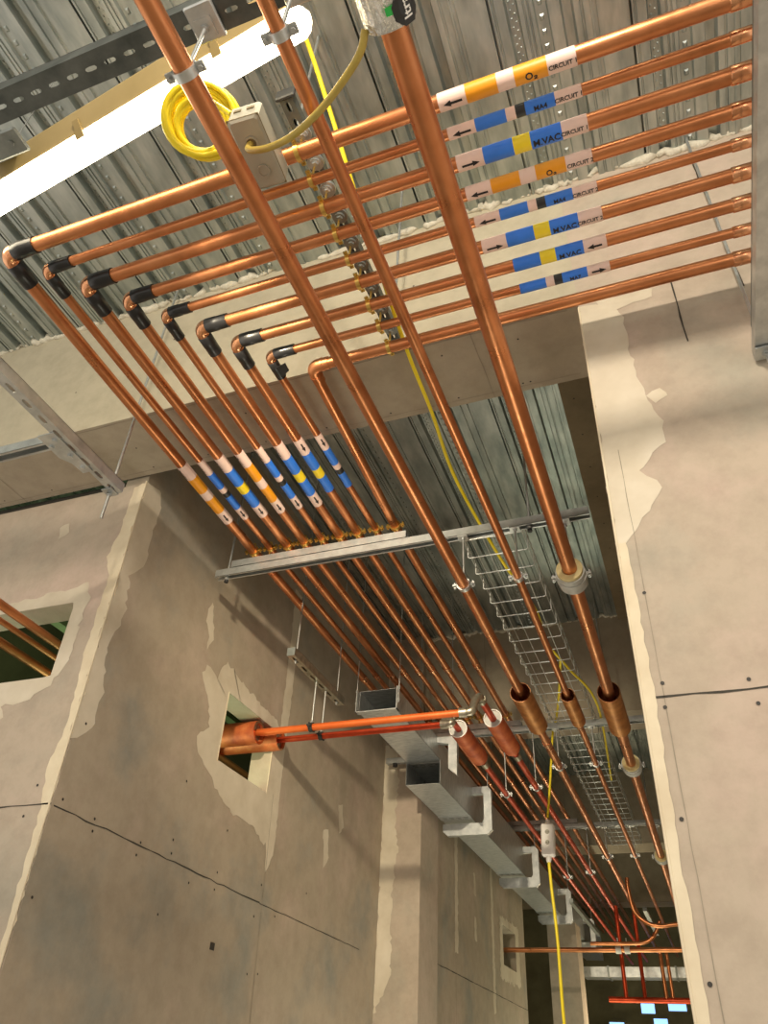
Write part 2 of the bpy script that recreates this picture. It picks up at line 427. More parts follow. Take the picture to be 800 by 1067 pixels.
# left corridor wall with its boxed opening
HY0, HY1, HZ0, HZ1 = 3.25, 3.785, 2.885, 3.242
T = .13; LY = YB1+.012
m = MB()
m.box((XL-T,LY+T,0),(XL,HY0,ZD+.03)); m.box((XL-T,LY,3.885),(XL,LY+T,ZD+.03)); m.box((XL-T,HY1,0),(XL,5.56,ZD+.03))
m.box((XL-T,HY0,0),(XL,HY1,HZ0)); m.box((XL-T,HY0,HZ1),(XL,HY1,ZD+.03))
seam(m, 'x', XL, (2.26,2.378), (3.868,2.350), .0055, 1, .0016, .008)
seam(m, 'x', XL, (3.868,2.350), (5.25,2.334), .004, 1, .0016, .004)
seam(m, 'x', XL, (3.86,2.9), (3.96,1.3), .004, 2, .0022, .002)
seam(m, 'x', XL, (3.99,2.95), (3.995,2.45), .002, 2, .0016, .002)
dots(m, 'x', XL, [(2.295,2.408),(2.49,2.392),(2.496,2.348),(2.80,2.382),(2.79,2.331),(3.027,2.393),(3.02,2.448),(3.032,2.709),(3.42,2.401),(3.42,2.326),(3.862,2.436),(3.826,2.282),(2.286,2.077),(3.836,2.031),(3.018,2.151),(4.05,2.32),(3.942,2.044),(3.2,2.31),(4.4,2.5),(2.30,2.7),(3.45,2.60)], .0055, 3, .002)
patch(m, 'x', XL, [(2.236,3.88),(2.36,3.90),(2.38,3.765),(2.37,3.60),(2.376,3.484),(2.32,3.42),(2.304,3.388),(2.342,3.213),(2.295,3.005),(2.347,2.857),(2.338,2.692),(2.26,2.621),(2.236,2.6)], 4, .0012, .010, 11)
HO = [(HY0,HZ0),(HY1,HZ0),(HY1,HZ1),(HY0,HZ1)]
patch(m, 'x', XL, [(2.98,3.23),(3.02,3.29),(3.13,3.26),(3.17,3.38),(3.27,3.37),(3.40,3.34),(3.62,3.31),(3.80,3.30),(3.90,3.24),(3.92,2.95),(3.91,2.66),(3.81,2.62),(3.677,2.685),(3.54,2.68),(3.40,2.702),(3.28,2.76),(3.172,2.818),(3.063,2.874),(3.05,2.93),(3.13,3.0),(3.09,3.10)], 4, .0012, .012, 12, HO)
patch(m, 'x', XL, [(3.80,4.2),(3.90,4.2),(3.93,3.6),(3.93,3.2),(3.95,2.6),(3.88,2.5),(3.84,2.7),(3.84,3.2),(3.83,3.8)], 4, .0018, .006, 13)
patch(m, 'x', XL, [(2.93,3.56),(2.95,3.62),(3.0,3.50),(3.02,3.44),(2.99,3.36),(2.97,3.43),(2.92,3.50)], 4, .0012, .010, 14)
patch(m, 'x', XL, [(4.55,2.9),(4.62,2.92),(4.66,2.75),(4.6,2.68)], 4, .0012, .008, 15)
patch(m, 'x', XL, [(4.75,3.1),(4.82,3.12),(4.86,2.98),(4.8,2.93)], 4, .0012, .008, 16)
m.box((XL-.001,HY0-.002,HZ0-.004),(XL+.003,HY0+.004,HZ1+.004), 5); m.box((XL-.001,HY1-.004,HZ0-.004),(XL+.003,HY1+.002,HZ1+.004), 5)
m.box((XL-.001,3.464,2.085),(XL+.0022,3.50,2.115), 3)
m.tube([(XL+.001,YB1,3.88),(XL+.002,YB1,2.9),(XL+.001,YB1,1.6),(XL+.001,YB1,0.1)], .004, 8, 5)
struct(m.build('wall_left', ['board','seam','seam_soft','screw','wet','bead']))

# left return wall (faces the camera) with the opening the pipes enter
m = MB(); hx, hz0, hz1 = -2.365, 2.90, 3.252
m.box((-4.8,LY,0),(XL-.0,LY+T,hz0)); m.box((-4.8,LY,hz1),(XL-.0,LY+T,3.885)); m.box((-4.8,LY+.02,3.885),(XL-.001,LY+.05,3.93), 1); m.box((hx,LY,hz0),(XL-.0,LY+T,hz1)); m.box((-4.8,LY,hz0),(-3.3,LY+T,hz1))  # dark box in the gap atop the wall: added blocker, shade as colour
seam(m, 'y', LY, (-4.6,2.375), (XL,2.378), .006, 1, -.0016, .004)
patch(m, 'y', LY, [(-2.9,3.32),(-2.65,3.31),(-2.438,3.330),(-2.33,3.345),(-2.29,3.27),(-2.30,3.186),(-2.29,2.958),(-2.35,2.86),(-2.44,2.804),(-2.60,2.79),(-2.9,2.79)], 3, -.0012, .010, 21, [(-2.9,hz0),(hx,hz0),(hx,hz1),(-2.9,hz1)])
patch(m, 'y', LY, [(XL,3.88),(-2.235,3.87),(-2.24,3.6),(-2.265,3.47),(-2.22,3.365),(-2.225,2.99),(-2.20,2.66),(-2.23,2.516),(-2.20,2.339),(-2.19,1.8),(-2.2,1.0),(-2.19,.2),(XL,.2)], 4, -.0016, .006, 22)
patch(m, 'y', LY, [(-2.62,3.70),(-2.56,3.72),(-2.54,3.66),(-2.60,3.63)], 3, -.0012, .010, 24)
patch(m, 'y', LY, [(-2.75,2.85),(-2.62,2.83),(-2.55,2.75),(-2.62,2.62),(-2.8,2.60)], 3, -.0011, .014, 25)
dots(m, 'y', LY, [(-2.25,2.45),(-2.27,2.34),(-2.6,2.33)], .005, 2, -.002)
m.add([(XL+.0006,LY+.004,0),(XL+.0006,LY+T+.002,0),(XL+.0006,LY+T+.002,3.886),(XL+.0006,LY+.004,3.886)], [(0,1,2,3)], 5)
struct(m.build('wall_left_return', ['board_r','seam','screw','wet','bead','board']))

# column that projects into the corridor, wall past it, far column
m = MB(); m.box((XL-T,5.56,0),(-1.855,5.98,ZD+.03), 0)
patch(m, 'y', 5.56, [(-2.16,3.8),(-2.06,3.75),(-2.04,3.5),(-2.06,3.2),(-2.03,3.05),(-2.06,2.7),(-2.05,2.2),(-2.16,2.0)], 1, -.0015, .012, 31)
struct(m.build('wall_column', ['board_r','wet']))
m = MB(); sy0, sy1, sz0, sz1 = 8.2, 8.75, 2.62, 2.96; xw = -1.89
m.box((xw-T,5.98,0),(xw,sy0,ZD+.03)); m.box((xw-T,sy1,0),(xw,9.2,ZD+.03)); m.box((xw-T,sy0,0),(xw,sy1,sz0)); m.box((xw-T,sy0,sz1),(xw,sy1,ZD+.03))
for y, z0, z1 in ((6.55,2.5,3.4),(7.75,2.2,3.4)): patch(m, 'x', xw, [(y,z1),(y+.09,z1),(y+.09,z0),(y,z0)], 1, .0015, .012, int(y*10))
for y, z in ((7.15,3.1),(7.15,2.75)): patch(m, 'x', xw, [(y,z+.1),(y+.06,z+.1),(y+.07,z-.08),(y,z-.08)], 1, .0015, .010, int(z*10))
patch(m, 'x', xw, [(8.1,3.02),(8.9,3.04),(8.92,2.5),(8.05,2.5)], 1, .0013, .02, 33, [(sy0,sz0),(sy1,sz0),(sy1,sz1),(sy0,sz1)])
seam(m, 'x', xw, (6.0,2.36), (9.2,2.34), .006, 2, .0016, .004); seam(m, 'x', xw, (6.57,2.5), (6.57,0), .003, 2, .0016)
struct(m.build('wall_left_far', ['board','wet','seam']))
m = MB(); m.box((-1.80,10.1,0),(-1.47,10.45,3.285)); struct(m.build('wall_far_column', 'board_r'))
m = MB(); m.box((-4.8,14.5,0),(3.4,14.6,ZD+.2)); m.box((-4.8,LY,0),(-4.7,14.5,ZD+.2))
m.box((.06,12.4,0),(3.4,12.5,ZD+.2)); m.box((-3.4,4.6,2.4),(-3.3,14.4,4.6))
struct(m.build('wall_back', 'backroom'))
for i, (x0, x1, z0, z1) in enumerate([(-1.22,-1.02,2.76,2.90),(-.82,-.56,2.80,2.93),(-1.06,-.86,2.58,2.70),(-1.72,-1.50,2.56,2.64)]):
    w = thing('window', (x0,14.45,z0), '', 'window'); del w['label']; del w['category']; w.name = 'window_%d' % (i+1); w['kind'] = 'structure'
    m = MB(); m.box((x0,14.46,z0),(x1,14.48,z1)); m.build('pane', 'daylit', w)
    m = MB()
    for a, b in (((x0-.03,14.44,z0-.03),(x1+.03,14.49,z0)),((x0-.03,14.44,z1),(x1+.03,14.49,z1+.03)),((x0-.03,14.44,z0),(x0,14.49,z1)),((x1,14.44,z0),(x1+.03,14.49,z1))): m.box(a, b)
    m.build('window_frame', 'backroom', w)

# ================================================================== THE NINE-PIPE BANK
ZP = 3.80
DIA = [.048,.033,.046,.041,.032,.043,.041,.032,.044]
YX = [.972,1.064,1.158,1.258,1.358,1.452,1.552,1.650,1.752]      # y of the cross runs
XS = [-1.874,-1.778,-1.681,-1.585,-1.488,-1.391,-1.295,-1.198,-1.098]  # x at the trapeze
XE = [-1.838,-1.750,-1.660,-1.556,-1.464,-1.374,-1.283,-1.190,-1.058]
KIND = ['O','A','V','O','A','V','V','A',None]
CIR = ['CIRCUIT 1']*3+['CIRCUIT 2']*3+[None]*3
ARW = [-1,-1,1,-1,-1,1,-1,1,0]
ORD = ['outermost','second from outside','third from outside','fourth from outside','middle one','fourth from inside','third from inside','second from inside','innermost']
DESC = ['with orange and white O2 label bands','with blue and black MA4 label bands','with blue and yellow M.VAC label bands','with orange and white O2 label bands','with blue and black MA4 label bands','with blue and yellow M.VAC label bands','blue and yellow bands, left arrow beside them','blue and black bands, right arrow beside them','with bare copper elbow and no label']
XR = 1.25; YF = 14
for i in range(9):
    r = DIA[i]/2; y = YX[i]; xe = XE[i]; xs = XS[i]; tape = i < 8
    root = thing('copper_pipe', (xe,y,ZP), f'{ORD[i]} copper pipe of turning bank, {DESC[i]}', 'pipe', 'bank of copper pipes turning the corner')
    m = MB(); e = r*1.9+.012
    m.tube([(xe+e*.6,y,ZP),(XR,y,ZP)], r, 24)
    # coupling ring near the right-hand end
    m.tube([(.44,y,ZP),(.442,y,ZP),(.50,y,ZP),(.502,y,ZP)], [r,r+.0025,r+.0025,r], 24, 1)
    m.build('pipe_run', ['copper','solder'], root)
    m = MB(); xf = xs-.012
    m.tube([(xe-.001,y+e*.6,ZP),(xs,2.8,ZP),(xf,5.2,ZP),(xf-.01,YF,ZP)], r, 24)
    for yy in (4.35,6.6): m.tube([(xs-.01,yy,ZP),(xs-.01,yy+.045,ZP)], r+.0025, 24, 1)
    m.build('pipe_run', ['copper','solder'], root)
    # elbow: quarter bend
    rb = r*1.15+.004; m = MB(); pts = [(xe+e+.02,y,ZP)]
    for k in range(9):
        a = PI/2*k/8
        pts.append((xe+rb-rb*math.sin(a), y+rb-rb*math.cos(a), ZP))
    pts.append((xe,y+e+.02,ZP))
    m.tube(pts, r+.0028, 24); m.tube([(xe+rb+.012,y,ZP),(xe+rb+.02,y,ZP)], r+.0045, 24); m.tube([(xe,y+rb+.012,ZP),(xe,y+rb+.02,ZP)], r+.0045, 24)
    m.build('elbow', 'solder' if tape else 'copper', root)
    if tape:
        tl = .075+r*.8; sk = (xs-xe)/1.5
        m = MB(); rt = r+.0052
        m.tube([(xe+rb+.004,y,ZP),(xe+rb+.006,y,ZP),(xe+rb+tl*.5,y,ZP),(xe+rb+tl*.52,y,ZP),(xe+rb+tl,y,ZP)], [rt-.002,rt,rt,rt-.001,rt-.001], 22); m.build('tape', 'tape', root)
        m = MB(); m.tube([(xe,y+rb+.004,ZP),(xe,y+rb+.006,ZP),(xe+sk*tl*.5,y+rb+tl*.55,ZP),(xe+sk*tl*.6,y+rb+tl*.57,ZP),(xe+sk*(rb+tl),y+rb+tl,ZP)], [rt-.002,rt,rt,rt-.001,rt-.001], 22)
        if i == 7: # loose flap of tape
            m.add([(xe+.005,y+.05,ZP-.018),(xe+.055,y+.035,ZP-.022),(xe+.052,y+.075,ZP-.020),(xe+.012,y+.10,ZP-.018),
                   (xe+.005,y+.05,ZP-.016),(xe+.055,y+.035,ZP-.020),(xe+.052,y+.075,ZP-.018),(xe+.012,y+.10,ZP-.016)], [(0,1,2,3),(4,5,6,7),(0,1,5,4),(1,2,6,5),(2,3,7,6)])
        m.build('tape', 'tape', root)
    # labels
    k = KIND[i]
    if k:
        cx = -.12; off = .0 if i else 0
        if k == 'O': seg = [(-.31,-.232,'pink'),(-.232,-.145,'orange'),(-.145,-.098,'pink'),(-.098,-.010,'orange'),(-.010,.066,'pink')]
        if k == 'A': seg = [(-.31,-.230,'pink'),(-.230,-.142,'blue'),(-.142,-.115,'pink'),(-.115,-.088,'lblack'),(-.088,-.006,'blue'),(-.006,.066,'pink')]
        if k == 'V': seg = [(-.31,-.230,'pink'),(-.230,-.142,'blue'),(-.142,-.092,'lyellow'),(-.092,-.004,'blue'),(-.004,.068,'pink')]
        if i in (6,7): seg = seg[1:]
        for run in ('x','y'):
            if run == 'y' and i in (6,7): seg = [(-.31,-.230,'pink')]+seg[:-1]
            m = MB(); order = []
            for a, b, c in seg:
                if c not in order: order.append(c)
            for a, b, c in seg:
                if run == 'x': P = lambda u: (u,y,ZP)
                else: P = lambda u: (xe+(xs-xe)*((2.32+(u+.12)*1.17)-y)/(2.8-y), 2.32+(u+.12)*1.17, ZP)
                m.tube([P(a),P(b)], r+.0011, 24, order.index(c), False)
            lab = m.build('pipe_label', order, root)
            m = MB(); t = MB(); nt_ = 0; na = 0
            mid = {'O':'O\u2082','A':'MA4','V':'M.VAC'}[k]
            if i == 7: mid = 'MA7'
            if run == 'x':
                c0 = (0,y,ZP); ph = .05; rr = r+.0013
                def cc(u): return (u,y,ZP)
                wrap_text(t, mid, 'x', cc((seg[-2][0]+seg[-2][1])/2), rr, ph-.1, min(.026, r*1.15))
                if i < 6:
                    t.build('lettering', 'ink', lab, False); t = MB(); wrap_text(t, CIR[i], 'x', cc(.030), rr, ph-.05, .0165); wrap_arrow(m, 'x', cc(-.270), rr, ph-.02, .052, ARW[i])
                else: wrap_arrow(m, 'x', cc(.030), rr, ph+.15, .045, ARW[i])
            else:
                rr = r+.0013; ph = .62
                def cc(u): return P(u)
                wrap_text(t, mid, 'y', cc(-.05), rr, -.9, min(.026, r*1.15))
                if i < 6:
                    wrap_arrow(m, 'y', cc(.030), rr, ph, .050, 1); t.build('lettering', 'ink', lab, False); t = MB(); wrap_text(t, CIR[i], 'y', cc(-.27), rr, -.6, .0165)
                else: wrap_arrow(m, 'y', cc(-.27), rr, ph, .045, 1)
            lab2 = m.build('arrow', 'ink', lab, False); t.build('lettering', 'ink', lab, False)

# ------------------------------------------------------------------ pipe clamps (munsen rings)
def ring_clamp(name, c, r, axis, top, label, group, mats=('steel','steel'), cat='clamp', wide=.022, ears='x', base=True):
    """split ring round a pipe at c, lined, with two ear bolts and a rod up to z=top"""
    root = thing(name, (c[0],c[1],c[2]), label, cat, group)
    c = V(c); ax = {'x':X3,'y':Y3}[axis]; e = Y3 if axis == 'x' else X3
    m = MB(); m.hollow(c-ax*wide/2, c+ax*wide/2, r+.006, r+.0005, 28); 
    m.obox(c+e*(r+.014), e, ax, Z3, .020, wide, .008); m.obox(c-e*(r+.014), e, ax, Z3, .020, wide, .008)
    m.build('ring', mats[0], root)
    for s_ in (-1,1):
        m = MB(); p = c+e*(s_*(r+.016)); m.tube([p-Z3*.014,p+Z3*.016], .0028, 8); hexnut(m, p-Z3*.011, Z3, .006, .005); hexnut(m, p+Z3*.011, Z3, .006, .005)
        m.build('bolt', mats[0], root)
    m = MB(); rod_mesh(m, c+Z3*(r+.004), V((c.x,c.y,top)), .0048 if mats[1] != 'brass' else .004); hexnut(m, c+Z3*(r+.012), Z3, .009, .012); m.build('rod', mats[1], root)
    if base:
        m = MB(); m.obox(V((c.x,c.y,top-.003)), X3, Y3, Z3, .046, .044, .006); hexnut(m, V((c.x,c.y,top-.011)), Z3, .010, .010); m.build('base_plate', 'steel', root)
    return root
ORDL = ['leftmost','second from left','third from left','fourth from left','middle','fourth from right','third from right','second from right','rightmost']
for i in range(9):
    r = DIA[i]/2
    ring_clamp('pipe_clamp', (XS[i],2.812,ZP), r, 'y', 3.742, f'{ORDL[i]} brass saddle clamp on the stacked rail of the near trapeze', 'brass clamps on the near trapeze', ('brass','brass'), base=False, wide=.016)
# ------------------------------------------------------------------ trapezes
def trapeze(y, x0, x1, z, sx0, sx1, rods, words, dy=0):
    m = MB(); channel(m, (x0,y,z), X3, Z3, x1-x0, slots=False)
    o = m.build('strut_channel', 'steel'); tag(o, f'long zinc strut channel of the {words}, hung across the corridor', 'strut', 'long trapeze channels')
    if sx0 is not None:
        m = MB(); channel(m, (sx0,y+dy,z+.043), X3, Z3, sx1-sx0, slots=False)
        o = m.build('strut_channel', 'steel'); tag(o, f'shorter zinc strut channel stacked on top of the {words}, carrying copper pipes', 'strut', 'stacked short channels')
    for k, x in enumerate(rods):
        root = thing('threaded_rod', (x,y,z-.06), f'{"left" if k==0 else "right"} zinc threaded rod holding up the {words}', 'rod', 'threaded rods of the trapezes')
        m = MB(); rod_mesh(m, (x,y,z-.065), (x,y,ZD+.02), .0055); m.build('rod_shaft', 'steel', root)
        m = MB(); hexnut(m, (x,y,z-.051), Z3, .012, .012); m.build('nut', 'steel', root)
        m = MB(); m.tube([(x,y,z-.07),(x,y,z-.058)], .011, 12); m.build('end_cap', 'black', root)
trapeze(2.805, -2.06, -.185, 3.697, -1.975, -1.032, (-2.0,-.45), 'near trapeze')
trapeze(5.19, -1.78, -.12, 3.697, -1.95+.22, -1.0, (-1.75,-.40), 'middle trapeze')
trapeze(7.62, -1.84, -.12, 3.697, -1.80, -1.0, (-1.80,-.35), 'far trapeze')
for i in range(4, 9):
    ring_clamp('pipe_clamp', (XS[i]-.012,5.19,ZP), DIA[i]/2, 'y', 3.742, f'{ORDL[i]} brass clamp of the row on the middle trapeze', 'brass clamps on the middle trapeze', ('brass','brass'), base=False, wide=.016)

# ================================================================== THREE LOW PIPES ALONG THE CORRIDOR
ZL = 3.40
LOW = [('A',-.768,-.757,-.765,.025,'low left straight copper pipe, medium thick, running down the corridor under the bank'),
       ('B',-.533,-.516,-.525,.0175,'thin straight copper pipe between the two thicker low pipes'),
       ('C',-.298,-.296,-.305,.031,'thickest low copper pipe, right of the other two, wrapped in foil at its near end')]
lowroot = {}
for k, xa, xb, xc, r, lab in LOW:
    root = thing('copper_pipe', (xb,2.8,ZL), lab, 'pipe', 'low copper pipes along the corridor'); lowroot[k] = root
    m = MB(); m.tube([(xa-.002,.05,ZL),(xa,.5,ZL),(xb,2.8,ZL),(xc,5.2,ZL),(xc-.01,13.5,ZL)], r, 28); m.build('pipe_run', 'copper', root)
    m = MB()
    for yy in ((4.72,) if k == 'A' else (4.5,) if k == 'B' else (4.62,)): m.tube([(xc,yy,ZL),(xc,yy+.05,ZL)], r+.003, 28)
    m.build('coupling', 'solder', root)
# clamps of pipes A and B
WH = {0.545:'front strut', 2.805:'near trapeze', 5.19:'middle trapeze', 7.62:'far trapeze'}
for y in (.545, 2.805, 5.19, 7.62):
    for k, xa, xb, xc, r, lab in LOW[:2]:
        x = xa if y < 1 else xb if y < 4 else xc
        ring_clamp('pipe_clamp', (x,y,ZL), r, 'y', 3.655 if y > 1 else 3.64, f'{"left" if k=="A" else "right"} ring clamp hung from the {WH[y]} round the {"medium" if k=="A" else "thin"} low copper pipe', 'steel ring clamps hung from the trapezes')
for y in (2.83, 5.24, 7.66):
    x = -.298 if y < 4 else -.305; r = .031
    root = thing('insulated_clamp', (x,y,ZL), f'cream foam lined grey pipe clamp on the thick copper pipe below the {"near" if y<4 else "middle" if y<6 else "far"} trapeze', 'clamp', 'insulated clamps')
    m = MB(); m.hollow((x,y-.03,ZL),(x,y+.03,ZL), .055, r+.0005, 32); m.build('foam_insert', 'cream', root)
    m = MB(); m.hollow((x,y-.012,ZL),(x,y+.085,ZL), .061, .054, 32); m.hollow((x,y+.02,ZL),(x,y+.045,ZL), .065, .060, 32)
    for s_ in (-1,1): m.obox((x+s_*.072,y+.032,ZL), X3, Y3, Z3, .024, .026, .010)
    m.build('shell', 'grey_shell', root)
    for s_ in (-1,1):
        m = MB(); p = V((x+s_*.076,y+.032,ZL)); m.tube([p-Z3*.018,p+Z3*.022], .0032, 8); hexnut(m, p-Z3*.012, Z3, .007, .006); hexnut(m, p+Z3*.012, Z3, .007, .006); m.build('bolt', 'steel', root)
    m = MB(); rod_mesh(m, (x,y+.0,ZL+.06), (x,y,3.656), .0052); m.obox((x,y-.02,3.652), X3, Y3, Z3, .05, .05, .007); hexnut(m, (x,y,3.641), Z3, .010, .012); m.build('rod', 'steel', root)
# loose sleeves on A, B, C
for k, x, y0, y1, r, w in (('A',-.762,3.97,4.46,.058,'left'),('B',-.520,4.07,4.45,.041,'small middle'),('C',-.301,4.08,4.60,.062,'right')):
    m = MB(); m.hollow((x,y0,ZL+.001),(x,y1,ZL+.001), r, r-.0035, 36, 0, 1, 2)
    tag(m.build('pipe_sleeve', ['copper_sleeve','copper_dark','solder']), f'{w} wide open copper sleeve around a low copper pipe beyond the near trapeze', 'sleeve', 'open copper sleeves')

# foil wrap, printed badge on the near end of C
root = thing('foil_wrap', (-.298,.53,ZL), 'crumpled silver foil wrap with green print around the thick pipe at top of frame', 'insulation')
m = MB(); n = 40; rows = 12; rnd = random.Random(4); vs = []
for i in range(rows):
    for j in range(n):
        a = 2*PI*j/n; rr = .056+rnd.uniform(-.003,.003); vs.append((-.298+rr*math.cos(a), .36+.24*i/(rows-1), ZL+rr*math.sin(a)))
m.add(vs, [(i*n+j,i*n+(j+1)%n,(i+1)*n+(j+1)%n,(i+1)*n+j) for i in range(rows-1) for j in range(n)], 0)
m.hollow((-.298,.595,ZL),(-.298,.602,ZL), .056, .032, 40); m.build('foil', 'foil', root)
m = MB()
for a0, y0, y1 in ((.05,.555,.572),):
    vs = []; 
    for j in range(7):
        for yy in (y0,y1): vs.append(on_pipe('y', (-.298,0,ZL), .0605, yy, a0+j*.05))
    m.add(vs, [(2*j,2*j+1,2*j+3,2*j+2) for j in range(6)])
m.build('green_print', 'green', root, False)
m = MB(); c = (-.298,.572,ZL); ph = .80; hx_ = []
for j in range(8):
    a = j*PI/4+PI/8; hx_.append((.034*math.cos(a), .034*math.sin(a)))
vs = []
for s_ in (1, .5, 0.01):
    vs += [on_pipe('y', c, .0615, u*s_, ph+v*s_/.06) for u, v in hx_]
m.add(vs, [(r_*8+j,r_*8+(j+1)%8,r_*8+8+(j+1)%8,r_*8+8+j) for r_ in range(2) for j in range(8)])
bd = m.build('badge', 'lblack', root, False)
t = MB(); vs_, fs_ = text_flat('ltra', .030, .0006)
t.add([on_pipe('y', c, .0622, -u, ph-v/.0622) for u, v in vs_], fs_); t.build('lettering', 'white', bd, False)
m = MB(); m.hollow((-.298,.45,ZL),(-.298,.48,ZL), .066, .058, 30); m.obox((-.375,.465,ZL), X3, Y3, Z3, .03, .028, .01); m.tube([(-.38,.465,ZL-.02),(-.38,.465,ZL+.03)], .004, 8); hexnut(m, (-.38,.465,ZL-.014), Z3, .009, .008); m.tube([(-.298,.465,ZL+.06),(-.298,.465,3.64)], .005, 8); m.build('clamp_band', 'steel', root)

# ------------------------------------------------------------------ front strut (slotted, seen from below)
m = MB(); channel(m, (-2.6,.535,3.655), X3, -Z3, 3.4, w=.075, h=.055, slots=True, pitch=.058)
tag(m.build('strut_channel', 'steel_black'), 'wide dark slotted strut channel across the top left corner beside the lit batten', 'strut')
for k, (x, w) in enumerate(((-.77,'left'),(-.53,'right'))):
    m = MB(); m.obox((x+.005,.535,3.644), X3, Y3, Z3, .075, .085, .012, 0, .003); hexnut(m, (x,.545,3.634), Z3, .011, .012)
    tag(m.build('mounting_plate', 'steel'), f'{w} square zinc plate bolted under the dark front strut', 'bracket', 'plates under the front strut')

# ------------------------------------------------------------------ middle strut above the bank with its nine clamps
m = MB(); channel(m, (-.745,.86,3.905), Y3, -Z3, 1.0, slots=True)
root = thing('strut_channel', (-.745,.86,3.905), 'dark strut channel running across the cross pipes, above them, with plates and brass hooks', 'strut')
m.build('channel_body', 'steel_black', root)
m = MB(); m.obox((-.745,.855,3.925), X3, Z3, Y3, .062, .05, .012, 0, .003); m.build('end_cap', 'black', root)
for i in range(9):
    r = DIA[i]/2; y = YX[i]; x = -.742
    root = thing('pipe_clamp', (x,y,ZP), f'{["first","second","third","fourth","fifth","sixth","seventh","eighth","ninth"][i]} brass clamp from the top, fixing a cross pipe under the middle strut', 'clamp', 'brass clamps under the middle strut')
    m = MB(); m.hollow((x-.007,y,ZP),(x+.007,y,ZP), r+.0045, r+.0004, 26)
    for s_ in (-1,1): m.obox((x,y+s_*(r+.010),ZP), Y3, X3, Z3, .014, .014, .006); m.tube([(x,y+s_*(r+.011),ZP-.009),(x,y+s_*(r+.011),ZP+.010)], .003, 8)
    m.build('ring', 'brass', root)
    m = MB(); m.tube([(x,y,ZP+r+.003),(x,y,3.905)], .004, 8); m.build('stem', 'brass', root)
    m = MB(); m.tube([(x+.004,y-.004,3.893),(x+.004,y-.004,3.904)], .026, 22); m.tube([(x+.004,y-.004,3.884),(x+.004,y-.004,3.893)], .017, 18); hexnut(m, (x+.004,y-.004,3.879), Z3, .011, .010); m.build('washer', 'steel_dark' if i > 2 else 'steel', root)
for k, (x, y, w) in enumerate(((-.79,1.0,'near end'),(-.675,1.62,'far part'))):
    root = thing('threaded_rod', (x,y,3.9), f'thin grey threaded rod rising to the deck beside the {w} of the middle strut', 'rod', 'rods of the middle strut')
    m = MB(); rod_mesh(m, (x,y,3.89), (x,y,ZD+.02), .005); m.build('rod_shaft', 'steel', root)
    m = MB(); hexnut(m, (x,y,3.90), Z3, .010, .010); m.build('nut', 'steel', root)

# ------------------------------------------------------------------ left strut with bracket and cross strut
xl = -1.875; zl = 3.415
m = MB(); channel(m, (xl-.0,.55,zl), Y3, -Z3, 1.26, w=.045, h=.045, slots=True, pitch=.075)
root = thing('strut_channel', (xl,.5,zl), 'slotted strut channel on the left running away under the beam, end hung on a rod', 'strut')
m.build('channel_body', 'steel', root)
m = MB(); pl = [(-.06,.0),(.16,.0),(.16,-.03),(.03,-.034),(.0,-.045),(-.06,-.045)]
c = V((xl-.022,1.52,zl+.0))
m.prism([(xl-.075,1.44),(xl-.002,1.44),(xl-.002,1.66),(xl-.045,1.66),(xl-.05,1.60),(xl-.075,1.56)], 'z', zl-.006, zl-.001)
m.build('angle_plate', 'steel', root)
for (x, y) in ((xl-.024,1.475),(xl-.024,1.56),(xl-.024,1.63),(xl-.058,1.50)):
    m = MB(); hexnut(m, (x,y,zl-.011), Z3, .0095, .009); m.tube([(x,y,zl-.007),(x,y,zl-.005)], .013, 16); m.build('bolt', 'steel', root)
m = MB(); m.obox((xl-.02,1.79,zl-.003), X3, Y3, Z3, .046, .046, .005); hexnut(m, (xl-.02,1.79,zl-.010), Z3, .010, .010); m.build('end_plate', 'steel', root)
m = MB(); channel(m, (-3.3,1.50,zl+.041), X3, Z3, 3.3+xl-.03, slots=False)
tag(m.build('strut_channel', 'steel'), 'zinc strut channel entering from the left edge and bolted to the slotted left channel', 'strut')
root = thing('threaded_rod', (xl-.02,1.79,3.3), 'long threaded rod through the end of the left strut, its tip poking out below', 'rod')
m = MB(); rod_mesh(m, (xl-.02,1.79,3.285), (xl-.02,1.79,ZD+.02), .0058); m.build('rod_shaft', 'steel', root)
m = MB(); hexnut(m, (xl-.02,1.79,3.40), Z3, .010, .010); m.build('nut', 'steel', root)

# right-hand upright-looking strut at the frame edge (runs along the corridor axis)
root = thing('strut_channel', (.44,1.2,3.45), 'zinc strut channel along the right edge of the frame, ending in an open slotted end', 'strut')
m = MB(); channel(m, (.428,.2,3.47), Y3, -X3, 1.66, w=.045, h=.041, slots=False); m.build('channel_body', 'steel', root)
m = MB(); channel(m, (.472,.2,3.51), Y3, X3, 1.60, w=.041, h=.038, slots=True); m.build('back_channel', 'steel_dark', root)
m = MB(); m.obox((.452,1.835,3.44), X3, Y3, Z3, .05, .05, .006); hexnut(m, (.455,1.835,3.432), Z3, .010, .010); m.build('end_plate', 'steel', root)
m = MB(); 
for y in (1.3,1.45,1.6,1.75): hexnut(m, (.50,y,3.50), X3, .010, .012); m.tube([(.492,y,3.50),(.495,y,3.50)], .014, 14)
m.build('bolts', 'fitting', root)
root = thing('threaded_rod', (.455,1.835,3.4), 'rod dropping diagonally in view from the deck to the right edge strut', 'rod')
m = MB(); rod_mesh(m, (.457,1.835,3.40), (.457,1.835,ZD+.02), .0055); m.build('rod_shaft', 'steel', root)
m = MB(); hexnut(m, (.457,1.835,3.425), Z3, .010, .010); m.build('nut', 'steel', root)

